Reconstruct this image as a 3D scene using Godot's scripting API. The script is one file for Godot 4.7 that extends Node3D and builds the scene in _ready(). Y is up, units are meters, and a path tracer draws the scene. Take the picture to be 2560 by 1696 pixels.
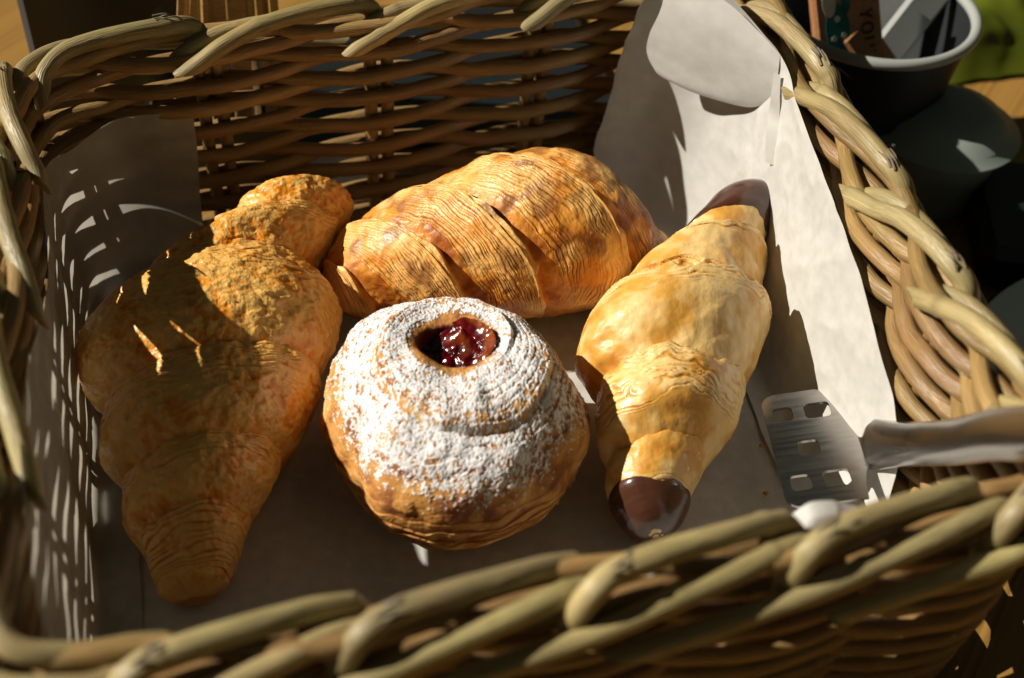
extends Node3D
# A wicker basket of pastries on a wooden table in low sun. Numbers are centimetres until cm() turns them into metres.

const TAU_F := TAU
var rng := RandomNumberGenerator.new()
var noise_a := FastNoiseLite.new()
var noise_b := FastNoiseLite.new()
var noise_ridge := FastNoiseLite.new()
var mats := {}
var used := {}

# ---------------------------------------------------------------- helpers

func cm(x: float, y: float, z: float) -> Vector3:
	return Vector3(x, y, z) * 0.01

func numbered(called: String) -> String:
	if not used.has(called):
		used[called] = 0
		return called
	used[called] += 1
	return "%s_%03d" % [called, used[called]]

func thing(called: String, label: String, category: String, at := Vector3.ZERO, group := "") -> Node3D:
	var o := Node3D.new()
	o.name = numbered(called)
	add_child(o)
	o.position = at
	tag(o, label, category, group)
	return o

func tag(o: Node, label: String, category: String, group := "") -> void:
	o.set_meta("label", label)
	o.set_meta("category", category)
	if group != "":
		o.set_meta("group", group)

func part(called: String, m: Mesh, mat: Material, parent: Node, label := "") -> MeshInstance3D:
	var o := MeshInstance3D.new()
	o.mesh = m
	o.material_override = mat
	if parent == self:
		o.name = numbered(called)
		add_child(o)
	else:
		var n := 0
		var nm := called
		while parent.has_node(nm):
			n += 1
			nm = "%s_%03d" % [called, n]
		o.name = nm
		parent.add_child(o, true)
	if label != "":
		o.set_meta("label", label)
	return o

func lin(r: float, g: float, b: float) -> Color:
	return Color(r, g, b).linear_to_srgb()

func sm(a: float, b: float, x: float) -> float:
	var t := clampf((x - a) / (b - a), 0.0, 1.0)
	return t * t * (3.0 - 2.0 * t)

func na(p: Vector3, f: float) -> float:
	return noise_a.get_noise_3d(p.x * f, p.y * f, p.z * f)

func nb(p: Vector3, f: float) -> float:
	return noise_b.get_noise_3d(p.x * f, p.y * f, p.z * f)

# N rows by M columns of points; wrap joins the last column to the first
func grid(N: int, M: int, P: PackedVector3Array, K: PackedColorArray, wrap: bool, flip: bool, uvs := PackedVector2Array()) -> ArrayMesh:
	var nor := PackedVector3Array()
	nor.resize(N * M)
	var sgn := -1.0 if flip else 1.0
	for i in N:
		var i0 := maxi(i - 1, 0)
		var i1 := mini(i + 1, N - 1)
		for j in M:
			var j0 := j - 1
			var j1 := j + 1
			if wrap:
				j0 = (j0 + M) % M
				j1 = j1 % M
			else:
				j0 = maxi(j0, 0)
				j1 = mini(j1, M - 1)
			var n := (P[i1 * M + j] - P[i0 * M + j]).cross(P[i * M + j1] - P[i * M + j0])
			if n.length_squared() < 1e-22:
				n = (P[i1 * M + j] - P[i0 * M + j]).cross(P[i1 * M + j1] - P[i1 * M + j0]) + (P[i1 * M + j] - P[i0 * M + j]).cross(P[i0 * M + j1] - P[i0 * M + j0])
			nor[i * M + j] = n.normalized() * sgn if n.length_squared() > 1e-24 else Vector3.UP
	var cols := M if wrap else M - 1
	var idx := PackedInt32Array()
	idx.resize((N - 1) * cols * 6)
	var q := 0
	for i in N - 1:
		for j in cols:
			var a := i * M + j
			var b := (i + 1) * M + j
			var c := (i + 1) * M + (j + 1) % M
			var d := i * M + (j + 1) % M
			if flip:
				idx[q] = a; idx[q + 1] = b; idx[q + 2] = c; idx[q + 3] = a; idx[q + 4] = c; idx[q + 5] = d
			else:
				idx[q] = a; idx[q + 1] = c; idx[q + 2] = b; idx[q + 3] = a; idx[q + 4] = d; idx[q + 5] = c
			q += 6
	var arr := []
	arr.resize(Mesh.ARRAY_MAX)
	arr[Mesh.ARRAY_VERTEX] = P
	arr[Mesh.ARRAY_NORMAL] = nor
	if K.size():
		arr[Mesh.ARRAY_COLOR] = K
	if uvs.size():
		arr[Mesh.ARRAY_TEX_UV] = uvs
	arr[Mesh.ARRAY_INDEX] = idx
	var m := ArrayMesh.new()
	m.add_surface_from_arrays(Mesh.PRIMITIVE_TRIANGLES, arr)
	return m

func cat3(a: Array, t: float) -> Vector3:
	var n := a.size() - 1
	var x := clampf(t, 0.0, 1.0) * n
	var i := mini(int(x), n - 1)
	var p0: Vector3 = a[maxi(i - 1, 0)]
	var p1: Vector3 = a[i]
	var p2: Vector3 = a[i + 1]
	var p3: Vector3 = a[mini(i + 2, n)]
	return p1.cubic_interpolate(p2, p0, p3, x - i)

func cat1(a: Array, t: float) -> float:
	var n := a.size() - 1
	var x := clampf(t, 0.0, 1.0) * n
	var i := mini(int(x), n - 1)
	return cubic_interpolate(a[i], a[i + 1], a[maxi(i - 1, 0)], a[mini(i + 2, n)], x - i)

# A round rod along control points (cm). cut0/cut1: length of a slanting cut at either end, 0 is square.
func rod(ctrl: Array, r0: float, r1: float, cut0: float, cut1: float, tint: Color, sides := 14, knots := 0, step := 0.22) -> ArrayMesh:
	var length := 0.0
	for i in ctrl.size() - 1:
		length += (ctrl[i + 1] - ctrl[i]).length()
	var n := clampi(int(length / step), 8, 400)
	var pts := []
	for i in n + 1:
		pts.append(cat3(ctrl, float(i) / n))
	var along := [0.0]
	for i in n:
		along.append(along[i] + (pts[i + 1] - pts[i]).length())
	var total: float = along[n]
	var ks := []
	for k in knots:
		ks.append(rng.randf_range(0.1, 0.9) * total)
	var seed_off := Vector3(rng.randf() * 50.0, rng.randf() * 50.0, rng.randf() * 50.0)
	var T0: Vector3 = (pts[1] - pts[0]).normalized()
	var N1 := T0.cross(Vector3.UP if absf(T0.y) < 0.9 else Vector3.RIGHT).normalized()
	var M := sides + 1
	var V := PackedVector3Array()
	var NN := PackedVector3Array()
	var KK := PackedColorArray()
	var UV := PackedVector2Array()
	var spin := rng.randf() * TAU
	var cut_at := rng.randf() * 0.6 - 0.3
	var uoff := rng.randf()
	var first_c := Vector3.ZERO
	var last_c := Vector3.ZERO
	for i in n + 1:
		var T: Vector3 = ((pts[mini(i + 1, n)] - pts[maxi(i - 1, 0)]) as Vector3).normalized()
		N1 = (N1 - T * N1.dot(T)).normalized()
		var N2 := T.cross(N1)
		var s: float = along[i]
		var r := lerpf(r0, r1, s / total)
		r *= 1.0 + 0.05 * na(seed_off + Vector3(s, 0, 0), 0.8)
		var dark := 1.0
		for k in ks:
			var g := exp(-pow((s - k) / 0.16, 2.0))
			r *= 1.0 + 0.16 * g
			dark -= 0.3 * exp(-pow((s - k - 0.1) / 0.1, 2.0))
		for j in M:
			var a := TAU * j / sides
			var dir := N1 * cos(a) + N2 * sin(a)
			var shift := 0.0
			if cut0 > 0.0:
				var lim := cut0 * (0.5 + 0.5 * cos(a - 1.57 + cut_at))
				if s < lim:
					shift = lim - s
			if cut1 > 0.0:
				var lim1 := total - cut1 * (0.5 + 0.5 * cos(a - 1.57 + cut_at))
				if s > lim1:
					shift = lim1 - s
			var p: Vector3 = pts[i] + T * shift
			var rr := r * (1.0 + 0.035 * nb(seed_off + dir * 2.0 + Vector3(s * 0.15, 0, 0), 1.6))
			V.append((p + dir * rr) * 0.01)
			NN.append(dir)
			UV.append(Vector2(s / 5.0 + uoff, float(j) / sides + spin))
			var v := 1.0 + 0.22 * na(seed_off + Vector3(s * 0.35, a * 0.2, 3.0), 1.0) + 0.14 * nb(seed_off + dir * 1.3 + Vector3(s * 0.25, 0, 0), 2.2)
			v *= dark
			KK.append(Color(tint.r * v, tint.g * v * (0.97 + 0.05 * na(seed_off + Vector3(s * 0.2, 9, 0), 1.0)), tint.b * v))
	var idx := PackedInt32Array()
	for i in n:
		for j in sides:
			var a := i * M + j
			var b := a + M
			idx.append_array([a, b, b + 1, a, b + 1, a + 1])
	# end caps: paler cut wood
	for e in 2:
		var row := 0 if e == 0 else n
		var base := V.size()
		var mid := Vector3.ZERO
		for j in sides:
			mid += V[row * M + j]
		mid /= sides
		var nrm := (V[row * M + 1] - mid).cross(V[row * M + 1 + sides / 3] - mid).normalized()
		var out: Vector3 = (pts[0] - pts[1]) if e == 0 else (pts[n] - pts[n - 1])
		if nrm.dot(out) < 0.0:
			nrm = -nrm
		var pale := Color(tint.r * 1.15, tint.g * 1.1, tint.b * 1.15)
		V.append(mid)
		NN.append(nrm)
		KK.append(pale * 0.75)
		UV.append(Vector2(0, 0))
		for j in M:
			V.append(V[row * M + j])
			NN.append(nrm)
			KK.append(pale)
			UV.append(Vector2(j * 0.02, 0.1))
		for j in sides:
			if e == 0:
				idx.append_array([base, base + 1 + j, base + 2 + j])
			else:
				idx.append_array([base, base + 2 + j, base + 1 + j])
	var arr := []
	arr.resize(Mesh.ARRAY_MAX)
	arr[Mesh.ARRAY_VERTEX] = V
	arr[Mesh.ARRAY_NORMAL] = NN
	arr[Mesh.ARRAY_COLOR] = KK
	arr[Mesh.ARRAY_TEX_UV] = UV
	arr[Mesh.ARRAY_INDEX] = idx
	var m := ArrayMesh.new()
	m.add_surface_from_arrays(Mesh.PRIMITIVE_TRIANGLES, arr)
	return m

# A sheet through a net of control points (rows of equal length, cm)
func sheet(rows: Array, nu: int, nv: int, wob: float, wf: float, flip := false, crease := 0.0) -> ArrayMesh:
	var P := PackedVector3Array()
	var UV := PackedVector2Array()
	for i in nu:
		var u := float(i) / (nu - 1)
		var colv := []
		for c in rows[0].size():
			var line := []
			for r in rows:
				line.append(r[c])
			colv.append(cat3(line, u))
		for j in nv:
			var v := float(j) / (nv - 1)
			var p := cat3(colv, v)
			var w := na(p + Vector3(7, 0, 3), wf) * wob
			if crease > 0.0:
				w += crease * (absf(nb(p, wf * 1.3)) - 0.3)
			p += Vector3(w, absf(w) * 0.5, w)
			P.append(p * 0.01)
			UV.append(Vector2(u * 3.0, v * 2.0))
	return grid(nu, nv, P, PackedColorArray(), false, flip, UV)

# Rings (radius, height, cm) turned round the y axis
func lathe(prof: Array, seg: int, flip := false, wob := 0.0) -> ArrayMesh:
	var P := PackedVector3Array()
	var UV := PackedVector2Array()
	var M := seg + 1
	for i in prof.size():
		for j in M:
			var a := TAU * j / seg
			var r: float = prof[i].x * (1.0 + wob * na(Vector3(cos(a), prof[i].y * 0.3, sin(a)), 1.2))
			P.append(cm(r * cos(a), prof[i].y, r * sin(a)))
			UV.append(Vector2(float(j) / seg, float(i) / prof.size()))
	return grid(prof.size(), M, P, PackedColorArray(), false, flip, UV)

func box_mesh(sx: float, sy: float, sz: float, bev := 0.08) -> ArrayMesh:
	var st := SurfaceTool.new()
	st.begin(Mesh.PRIMITIVE_TRIANGLES)
	var h := Vector3(sx, sy, sz) * 0.5
	var hb := h - Vector3.ONE * bev
	for ax in 3:
		for s in [-1.0, 1.0]:
			var u := (ax + 1) % 3
			var w := (ax + 2) % 3
			var q := []
			for c in [[-1, -1], [1, -1], [1, 1], [-1, 1]]:
				var p := Vector3.ZERO
				p[ax] = h[ax] * s
				p[u] = hb[u] * c[0]
				p[w] = hb[w] * c[1]
				q.append(p * 0.01)
			quad(st, q[0], q[1], q[2], q[3])
	for ax in 3:
		var u := (ax + 1) % 3
		var w := (ax + 2) % 3
		for su in [-1.0, 1.0]:
			for sw in [-1.0, 1.0]:
				var a := Vector3.ZERO
				a[u] = h[u] * su; a[w] = hb[w] * sw
				var b := Vector3.ZERO
				b[u] = hb[u] * su; b[w] = h[w] * sw
				var e := Vector3.ZERO
				e[ax] = hb[ax]
				quad(st, (a - e) * 0.01, (a + e) * 0.01, (b + e) * 0.01, (b - e) * 0.01)
	for sx1 in [-1.0, 1.0]:
		for sy1 in [-1.0, 1.0]:
			for sz1 in [-1.0, 1.0]:
				var sg := Vector3(sx1, sy1, sz1)
				var tri := []
				for ax in 3:
					var p := hb * sg
					p[ax] = h[ax] * sg[ax]
					tri.append(p * 0.01)
				outward(st, tri[0], tri[1], tri[2])
	st.generate_normals()
	return st.commit()

func outward(st: SurfaceTool, a: Vector3, b: Vector3, c: Vector3) -> void:
	var n := (b - a).cross(c - a)
	if n.dot(a + b + c) > 0.0:
		var t := b
		b = c
		c = t
	for p in [a, b, c]:
		st.set_smooth_group(-1)
		st.set_uv(Vector2(p.x + p.z, p.y) * 30.0)
		st.add_vertex(p)

func quad(st: SurfaceTool, a: Vector3, b: Vector3, c: Vector3, d: Vector3) -> void:
	outward(st, a, b, c)
	outward(st, a, c, d)

# ---------------------------------------------------------------- materials

func streaks(w: int, h: int, fx: float, fy: float, lo: float, hi: float, sd: int) -> Array:
	var n := FastNoiseLite.new()
	n.seed = sd
	n.noise_type = FastNoiseLite.TYPE_SIMPLEX_SMOOTH
	n.frequency = 1.0
	n.fractal_octaves = 3
	var im := Image.create(w, h, false, Image.FORMAT_RGB8)
	var hm := Image.create(w, h, false, Image.FORMAT_RGB8)
	for y in h:
		var ay := TAU * y / h
		for x in w:
			var ax := TAU * x / w
			# walk circles so that both directions repeat without a seam
			var v := n.get_noise_3d(cos(ay) * fy, sin(ay) * fy, cos(ax) * fx + 3.0 * sin(ax) * fx * 0.37)
			var v2 := n.get_noise_3d(cos(ay) * fy * 2.7 + 9.0, sin(ay) * fy * 2.7, sin(ax) * fx * 1.3)
			var t := clampf(0.5 + 0.55 * v + 0.45 * v2, 0.0, 1.0)
			var c := lerpf(lo, hi, t)
			im.set_pixel(x, y, Color(c, c, c))
			hm.set_pixel(x, y, Color(t, t, t))
	return [ImageTexture.create_from_image(im), ImageTexture.create_from_image(hm)]

func noise_tex(freq: float, octaves: int, sd: int, size := 512, lo := Color.BLACK, hi := Color.WHITE, normal := 0.0) -> NoiseTexture2D:
	var n := FastNoiseLite.new()
	n.seed = sd
	n.frequency = freq
	n.fractal_octaves = octaves
	var t := NoiseTexture2D.new()
	t.width = size
	t.height = size
	t.seamless = true
	t.noise = n
	if normal > 0.0:
		t.as_normal_map = true
		t.bump_strength = normal
	else:
		var g := Gradient.new()
		g.set_color(0, lo)
		g.set_color(1, hi)
		t.color_ramp = g
	return t

func mat(rough: float, col: Color, spec := 0.5, metal := 0.0) -> StandardMaterial3D:
	var m := StandardMaterial3D.new()
	m.albedo_color = col
	m.roughness = rough
	m.metallic = metal
	m.metallic_specular = spec
	return m

func make_materials() -> void:
	var fib := streaks(384, 192, 0.7, 5.0, 0.74, 1.0, 11)
	var w := mat(0.42, Color.WHITE, 0.5)
	w.vertex_color_use_as_albedo = true
	w.albedo_texture = fib[0]
	w.heightmap_enabled = true
	w.heightmap_texture = fib[1]
	w.heightmap_scale = 0.022
	mats.willow = w

	var bump := noise_tex(0.02, 4, 5)
	var crust := mat(0.42, Color.WHITE, 0.5)
	crust.vertex_color_use_as_albedo = true
	crust.uv1_triplanar = true
	crust.uv1_scale = Vector3.ONE * 30.0
	crust.heightmap_enabled = true
	crust.heightmap_texture = bump
	crust.heightmap_scale = 0.04
	crust.roughness_texture = noise_tex(0.012, 3, 8, 512, Color(0.45, 0.45, 0.45), Color(1, 1, 1))
	crust.roughness = 0.62
	mats.crust = crust
	var glazed := crust.duplicate() as StandardMaterial3D
	glazed.clearcoat_texture = noise_tex(0.006, 3, 91, 512, Color(0, 0, 0), Color(1, 1, 1))
	(glazed.clearcoat_texture.color_ramp as Gradient).offsets = PackedFloat32Array([0.48, 0.66])
	glazed.roughness = 0.62
	glazed.heightmap_scale = 0.02
	glazed.clearcoat_enabled = true
	glazed.clearcoat = 0.8
	glazed.clearcoat_roughness = 0.22
	mats.glazed = glazed
	var rough_crust := crust.duplicate() as StandardMaterial3D
	rough_crust.clearcoat_enabled = true
	rough_crust.clearcoat = 0.3
	rough_crust.clearcoat_roughness = 0.3
	rough_crust.roughness = 0.5
	rough_crust.heightmap_scale = 0.06
	mats.rough_crust = rough_crust
	var sugar := crust.duplicate() as StandardMaterial3D
	sugar.roughness_texture = null
	sugar.roughness = 0.75
	sugar.uv1_scale = Vector3.ONE * 60.0
	sugar.heightmap_scale = 0.03
	mats.sugar = sugar

	var choc := mat(0.26, lin(0.07, 0.025, 0.013), 0.5)
	choc.uv1_triplanar = true
	choc.uv1_scale = Vector3.ONE * 14.0
	choc.heightmap_enabled = true
	choc.heightmap_texture = noise_tex(0.01, 2, 21)
	choc.heightmap_scale = 0.07
	choc.clearcoat_enabled = true
	choc.clearcoat = 0.35
	choc.clearcoat_roughness = 0.15
	mats.chocolate = choc

	var jam := mat(0.2, lin(0.16, 0.006, 0.008), 0.5)
	jam.vertex_color_use_as_albedo = true
	jam.albedo_color = Color.WHITE
	jam.clearcoat_enabled = true
	jam.clearcoat = 0.6
	jam.clearcoat_roughness = 0.14
	mats.jam = jam

	var paper := mat(0.62, lin(0.64, 0.635, 0.605), 0.4)
	paper.albedo_texture = noise_tex(0.03, 4, 31, 512, Color(0.9, 0.9, 0.89), Color(1, 1, 1))
	paper.uv1_triplanar = true
	paper.uv1_scale = Vector3.ONE * 9.0
	paper.backlight_enabled = true
	paper.backlight = Color(0.45, 0.44, 0.41)
	paper.heightmap_enabled = true
	paper.heightmap_texture = noise_tex(0.02, 5, 33)
	paper.heightmap_scale = 0.01
	mats.paper = paper
	var thin := paper.duplicate() as StandardMaterial3D
	thin.backlight = Color(1.0, 0.98, 0.93)
	mats.thin_paper = thin

	var grain := streaks(1024, 512, 0.9, 9.0, 0.6, 1.0, 41)
	var wood := mat(0.42, lin(0.5, 0.27, 0.065), 0.45)
	wood.albedo_texture = grain[0]
	wood.heightmap_enabled = true
	wood.heightmap_texture = grain[1]
	wood.heightmap_scale = 0.02
	mats.table = wood

	var stick := mat(0.6, lin(0.62, 0.4, 0.17), 0.4)
	stick.albedo_texture = fib[0]
	stick.uv1_scale = Vector3(1, 1, 1)
	mats.stick = stick

	var steel := mat(0.2, lin(0.46, 0.44, 0.42), 0.5, 1.0)
	var brushed := streaks(256, 128, 0.3, 8.0, 0.6, 1.0, 51)
	steel.roughness_texture = brushed[0]
	steel.roughness = 0.26
	steel.uv1_triplanar = true
	steel.uv1_scale = Vector3.ONE * 12.0
	mats.steel = steel

	mats.cup_dark = mat(0.5, lin(0.012, 0.015, 0.017), 0.5)
	mats.cup_white = mat(0.45, lin(0.33, 0.35, 0.32), 0.5)
	var cloudy := mat(0.4, lin(0.3, 0.35, 0.32), 0.5)
	cloudy.backlight_enabled = true
	cloudy.backlight = Color(0.5, 0.5, 0.5)
	mats.cloudy = cloudy
	var kraft := mat(0.7, lin(0.42, 0.19, 0.075), 0.4)
	kraft.albedo_texture = noise_tex(0.05, 4, 61, 256, Color(0.85, 0.85, 0.85), Color(1, 1, 1))
	mats.kraft = kraft
	mats.ink = mat(0.6, lin(0.04, 0.022, 0.015), 0.3)
	mats.teal = mat(0.6, lin(0.03, 0.17, 0.15), 0.3)
	mats.green = mat(0.6, lin(0.01, 0.16, 0.07), 0.3)
	mats.cream = mat(0.6, lin(0.6, 0.55, 0.42), 0.3)
	mats.packet = mat(0.5, lin(0.36, 0.38, 0.37), 0.4)
	mats.blue_ink = mat(0.5, lin(0.02, 0.08, 0.3), 0.4)
	mats.red_ink = mat(0.5, lin(0.4, 0.04, 0.03), 0.4)
	mats.lime = mat(0.55, lin(0.09, 0.11, 0.005), 0.4)
	mats.plate = mat(0.25, lin(0.7, 0.72, 0.71), 0.5)
	mats.black = mat(0.35, lin(0.012, 0.016, 0.017), 0.5)
	mats.napkin = mat(0.8, lin(0.82, 0.81, 0.78), 0.3)
	mats.base = mat(0.7, lin(0.2, 0.12, 0.05), 0.3)

# ---------------------------------------------------------------- the basket

const STAKES := [[-12.9, 16.5], [-8.0, 16.4], [-2.8, 16.4], [2.6, 16.3], [8.0, 16.2], [10.3, 13.4], [10.4, 9.0], [10.5, 4.2], [10.7, -1.7], [10.8, -7.2], [8.6, -9.4], [2.9, -9.1], [-3.2, -8.7], [-9.4, -8.3], [-15.5, -7.2], [-15.7, -2.6], [-15.7, 3.4], [-15.7, 9.6]]
var loop_top := PackedVector3Array()
var loop_base := PackedVector3Array()
var loop_out := PackedVector3Array()
var stake_at := []

func corner_loop(c: Array, rad: float) -> PackedVector3Array:
	# c: four corners counter-clockwise seen from above, from the front left
	var out := PackedVector3Array()
	for i in 4:
		var p: Vector3 = c[i]
		var a: Vector3 = c[(i + 3) % 4]
		var b: Vector3 = c[(i + 1) % 4]
		var s := p + (a - p).normalized() * rad
		var e := p + (b - p).normalized() * rad
		for k in 12:
			var t := k / 12.0
			out.append(s.lerp(p, t).lerp(p.lerp(e, t), t))
		var nx: Vector3 = b + (p - b).normalized() * rad
		for k in 60:
			out.append(e.lerp(nx, k / 60.0))
	return out

func build_loops() -> void:
	loop_top = corner_loop([Vector3(-15.8, 0, 16.6), Vector3(10.4, 0, 16.2), Vector3(10.9, 0, -9.6), Vector3(-15.8, 0, -7.9)], 2.4)
	loop_base = corner_loop([Vector3(-15.6, 0, 15.4), Vector3(10.3, 0, 15.2), Vector3(10.4, 0, -9.2), Vector3(-15.6, 0, -7.7)], 2.4)
	var n := loop_top.size()
	for i in n:
		var t := (loop_top[(i + 2) % n] - loop_top[(i + n - 2) % n]).normalized()
		loop_out.append(Vector3(-t.z, 0, t.x) * 1.0)
	# counter-clockwise seen from above: outward is to the right of the walk
	var mid := Vector3(-2, 0, 2)
	if loop_out[30].dot(loop_top[30] - mid) < 0.0:
		for i in n:
			loop_out[i] = -loop_out[i]
	for s in STAKES:
		var best := 0
		var bd := 1e9
		for i in n:
			var d := (loop_top[i] - Vector3(s[0], 0, s[1])).length_squared()
			if d < bd:
				bd = d
				best = i
		stake_at.append(best)

func wall_at(k: float, out: float, y: float) -> Vector3:
	var count := stake_at.size()
	var kk := fposmod(k, count)
	var i := int(kk) % count
	var a: float = stake_at[i]
	var b: float = stake_at[(i + 1) % count]
	var n := loop_top.size()
	if b < a:
		b += n
	var x := fposmod(lerpf(a, b, kk - int(kk)), n)
	var i0 := int(x) % n
	var i1 := (i0 + 1) % n
	var f := x - int(x)
	var T := loop_top[i0].lerp(loop_top[i1], f)
	var B := loop_base[i0].lerp(loop_base[i1], f)
	var o := loop_out[i0].lerp(loop_out[i1], f).normalized()
	var bow := 0.25 * sin(clampf(y / 9.6, 0.0, 1.0) * PI)
	var p := B.lerp(T, (y - 0.8) / 9.2) + o * (out + bow)
	return Vector3(p.x, y, p.z)

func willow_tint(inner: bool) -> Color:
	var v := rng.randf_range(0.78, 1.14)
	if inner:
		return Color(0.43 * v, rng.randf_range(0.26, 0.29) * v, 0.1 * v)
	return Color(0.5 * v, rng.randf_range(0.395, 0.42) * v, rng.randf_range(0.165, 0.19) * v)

func build_basket() -> void:
	build_loops()
	var count := stake_at.size()
	var b := thing("wicker_basket", "rectangular woven willow basket with a twisted rolled border holding the pastries", "basket", cm(-2, 0, 2))
	var off := -cm(-2, 0, 2)
	# floor board under the paper
	var P := PackedVector3Array()
	for i in 3:
		var h: float = [0.35, 0.8, 0.8][i]
		for j in loop_base.size():
			var q := loop_base[j]
			if i == 2:
				q = Vector3(-2, 0, 2)
			P.append(cm(q.x, h, q.z) + off)
	part("base_board", grid(3, loop_base.size(), P, PackedColorArray(), true, false), mats.base, b)
	# four woven sides as parts, their rods as sub-parts
	var sides := {}
	for nm in ["front_wall", "right_wall", "back_wall", "left_wall"]:
		var g := Node3D.new()
		g.name = nm
		b.add_child(g)
		sides[nm] = g
	var names := ["front_wall", "right_wall", "back_wall", "left_wall"]
	var first := [0, 5, 10, 15, 18]
	for si in 4:
		var g: Node3D = sides[names[si]]
		# upright stakes in pairs
		for k in range(first[si], first[si + 1]):
			for d in [-0.05, 0.05]:
				var ctrl := []
				for y in [0.5, 2.5, 4.5, 6.5, 8.4, 9.6]:
					ctrl.append(wall_at(k + d + rng.randf_range(-0.006, 0.006), 0.02, y) + off * 100.0)
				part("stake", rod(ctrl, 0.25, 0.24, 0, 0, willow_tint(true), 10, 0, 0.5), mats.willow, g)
		# weavers: each row in rods about one side long, tucked behind stakes at the ends
		for row in 18:
			var y0 := 0.95 + row * 0.525
			var k0: float = first[si] - 0.9 + (row % 3) * 0.28
			var k1: float = first[si + 1] + 0.15 + (row % 2) * 0.2
			var ctrl := []
			var kk := k0
			var drift := rng.randf_range(-0.12, 0.12)
			while kk < k1:
				var wv := cos(PI * (kk + row))
				wv = signf(wv) * pow(absf(wv), 0.8)
				var sl := 0.2 * sin(PI * (kk + row) * 1.0 + 0.8)
				ctrl.append(wall_at(kk, wv * 0.48, y0 + sl * 0.4 + drift * (kk - k0) * 0.25 + 0.1 * na(Vector3(kk * 2.0, row * 5.0, si), 1.0)) + off * 100.0)
				kk += 0.1
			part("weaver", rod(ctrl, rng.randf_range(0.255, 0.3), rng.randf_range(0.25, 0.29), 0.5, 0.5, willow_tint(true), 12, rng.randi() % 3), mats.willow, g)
	# rolled border: every pair of stakes bends down along the rim
	var rim := Node3D.new()
	rim.name = "rolled_border"
	b.add_child(rim)
	for k in count:
		var e := rng.randf_range(-0.06, 0.06)
		var h := rng.randf_range(-0.12, 0.12)
		var c1 := []
		for q in [[-0.04, 0.5, 8.35], [-0.04, 0.62, 9.05], [0.0, 0.64, 9.65], [0.06, 0.5, 10.13], [0.17, 0.25, 10.37], [0.4, 0.02, 10.43], [0.68, -0.24, 10.26], [0.9, -0.56, 9.88], [1.08 + e, -0.8, 9.42], [1.2 + e, -0.95, 9.02]]:
			c1.append(wall_at(k + q[0], q[1], q[2] + h) + off * 100.0)
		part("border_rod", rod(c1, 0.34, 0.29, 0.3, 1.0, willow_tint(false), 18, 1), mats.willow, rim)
		var c2 := []
		for q in [[-0.85 + e, 1.22, 8.05], [-0.55, 1.2, 8.43], [-0.2, 1.14, 8.87], [0.1, 1.06, 9.23], [0.4, 0.86, 9.59], [0.7, 0.56, 9.81], [0.92, 0.25, 9.79], [1.08, 0.0, 9.50], [1.16, -0.1, 9.15]]:
			c2.append(wall_at(k + q[0], q[1], q[2] + h * 0.5) + off * 100.0)
		part("border_rod", rod(c2, 0.29, 0.31, 1.1, 0.3, willow_tint(false), 18, 1), mats.willow, rim)
		# torn bark where the rod bends
		for f in 5:
			var kk := k + 0.1 + rng.randf_range(-0.03, 0.05)
			var p0 := wall_at(kk, 0.45 - f * 0.07, 10.52 + h) + off * 100.0
			var p1 := wall_at(kk + rng.randf_range(0.03, 0.07), 0.4 - f * 0.08, 10.74 + h + rng.randf_range(-0.08, 0.02)) + off * 100.0
			var p2 := wall_at(kk + rng.randf_range(0.08, 0.12), 0.3 - f * 0.09, 10.74 + h + rng.randf_range(-0.06, 0.12)) + off * 100.0
			part("torn_fibre", rod([p0, p1, p2], 0.05, 0.02, 0, 0, Color(0.5, 0.42, 0.26), 5, 0, 0.1), mats.willow, rim)

# ---------------------------------------------------------------- pastries

class Roll:
	var spine := []
	var rs := []
	var rv := []
	var lobes := []      # [end u, amount, direction, lines across the lobe, share of the lobe with lines]
	var slant := 0.0
	var slant2 := 0.0
	var sweep := 0.0
	var band := 0.75
	var floor_y := 1.3
	var warp := 0.012
	var bumpy := 0.05
	var pit := 0.0
	var line_depth := 0.03
	var palette := []    # pale, golden, caramel, under
	var browning := 0.0
	var burn := 0.0
	var line_ink := 0.64
	var level_side := Vector3.ZERO   # slices across this direction instead of square to the spine
	var patchy := 1.0
	var lit_col := Color.WHITE

var col_out := Color.WHITE

func sweep_of(o: Roll, v: float, th: float) -> float:
	# how far the wraps lean along the roll at this angle
	var a := wrapf(th, -PI, PI)
	var s := clampf((a + 0.35) / 2.75, 0.0, 1.0)
	s = s * s
	if a < -2.0:
		s = sm(-2.0, -PI, a) * 1.0
	return (o.sweep * s + o.slant * sin(th) + o.slant2 * (cos(th) - 1.0)) * sm(0.0, 0.16, v) * sm(1.0, 0.84, v)

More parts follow.
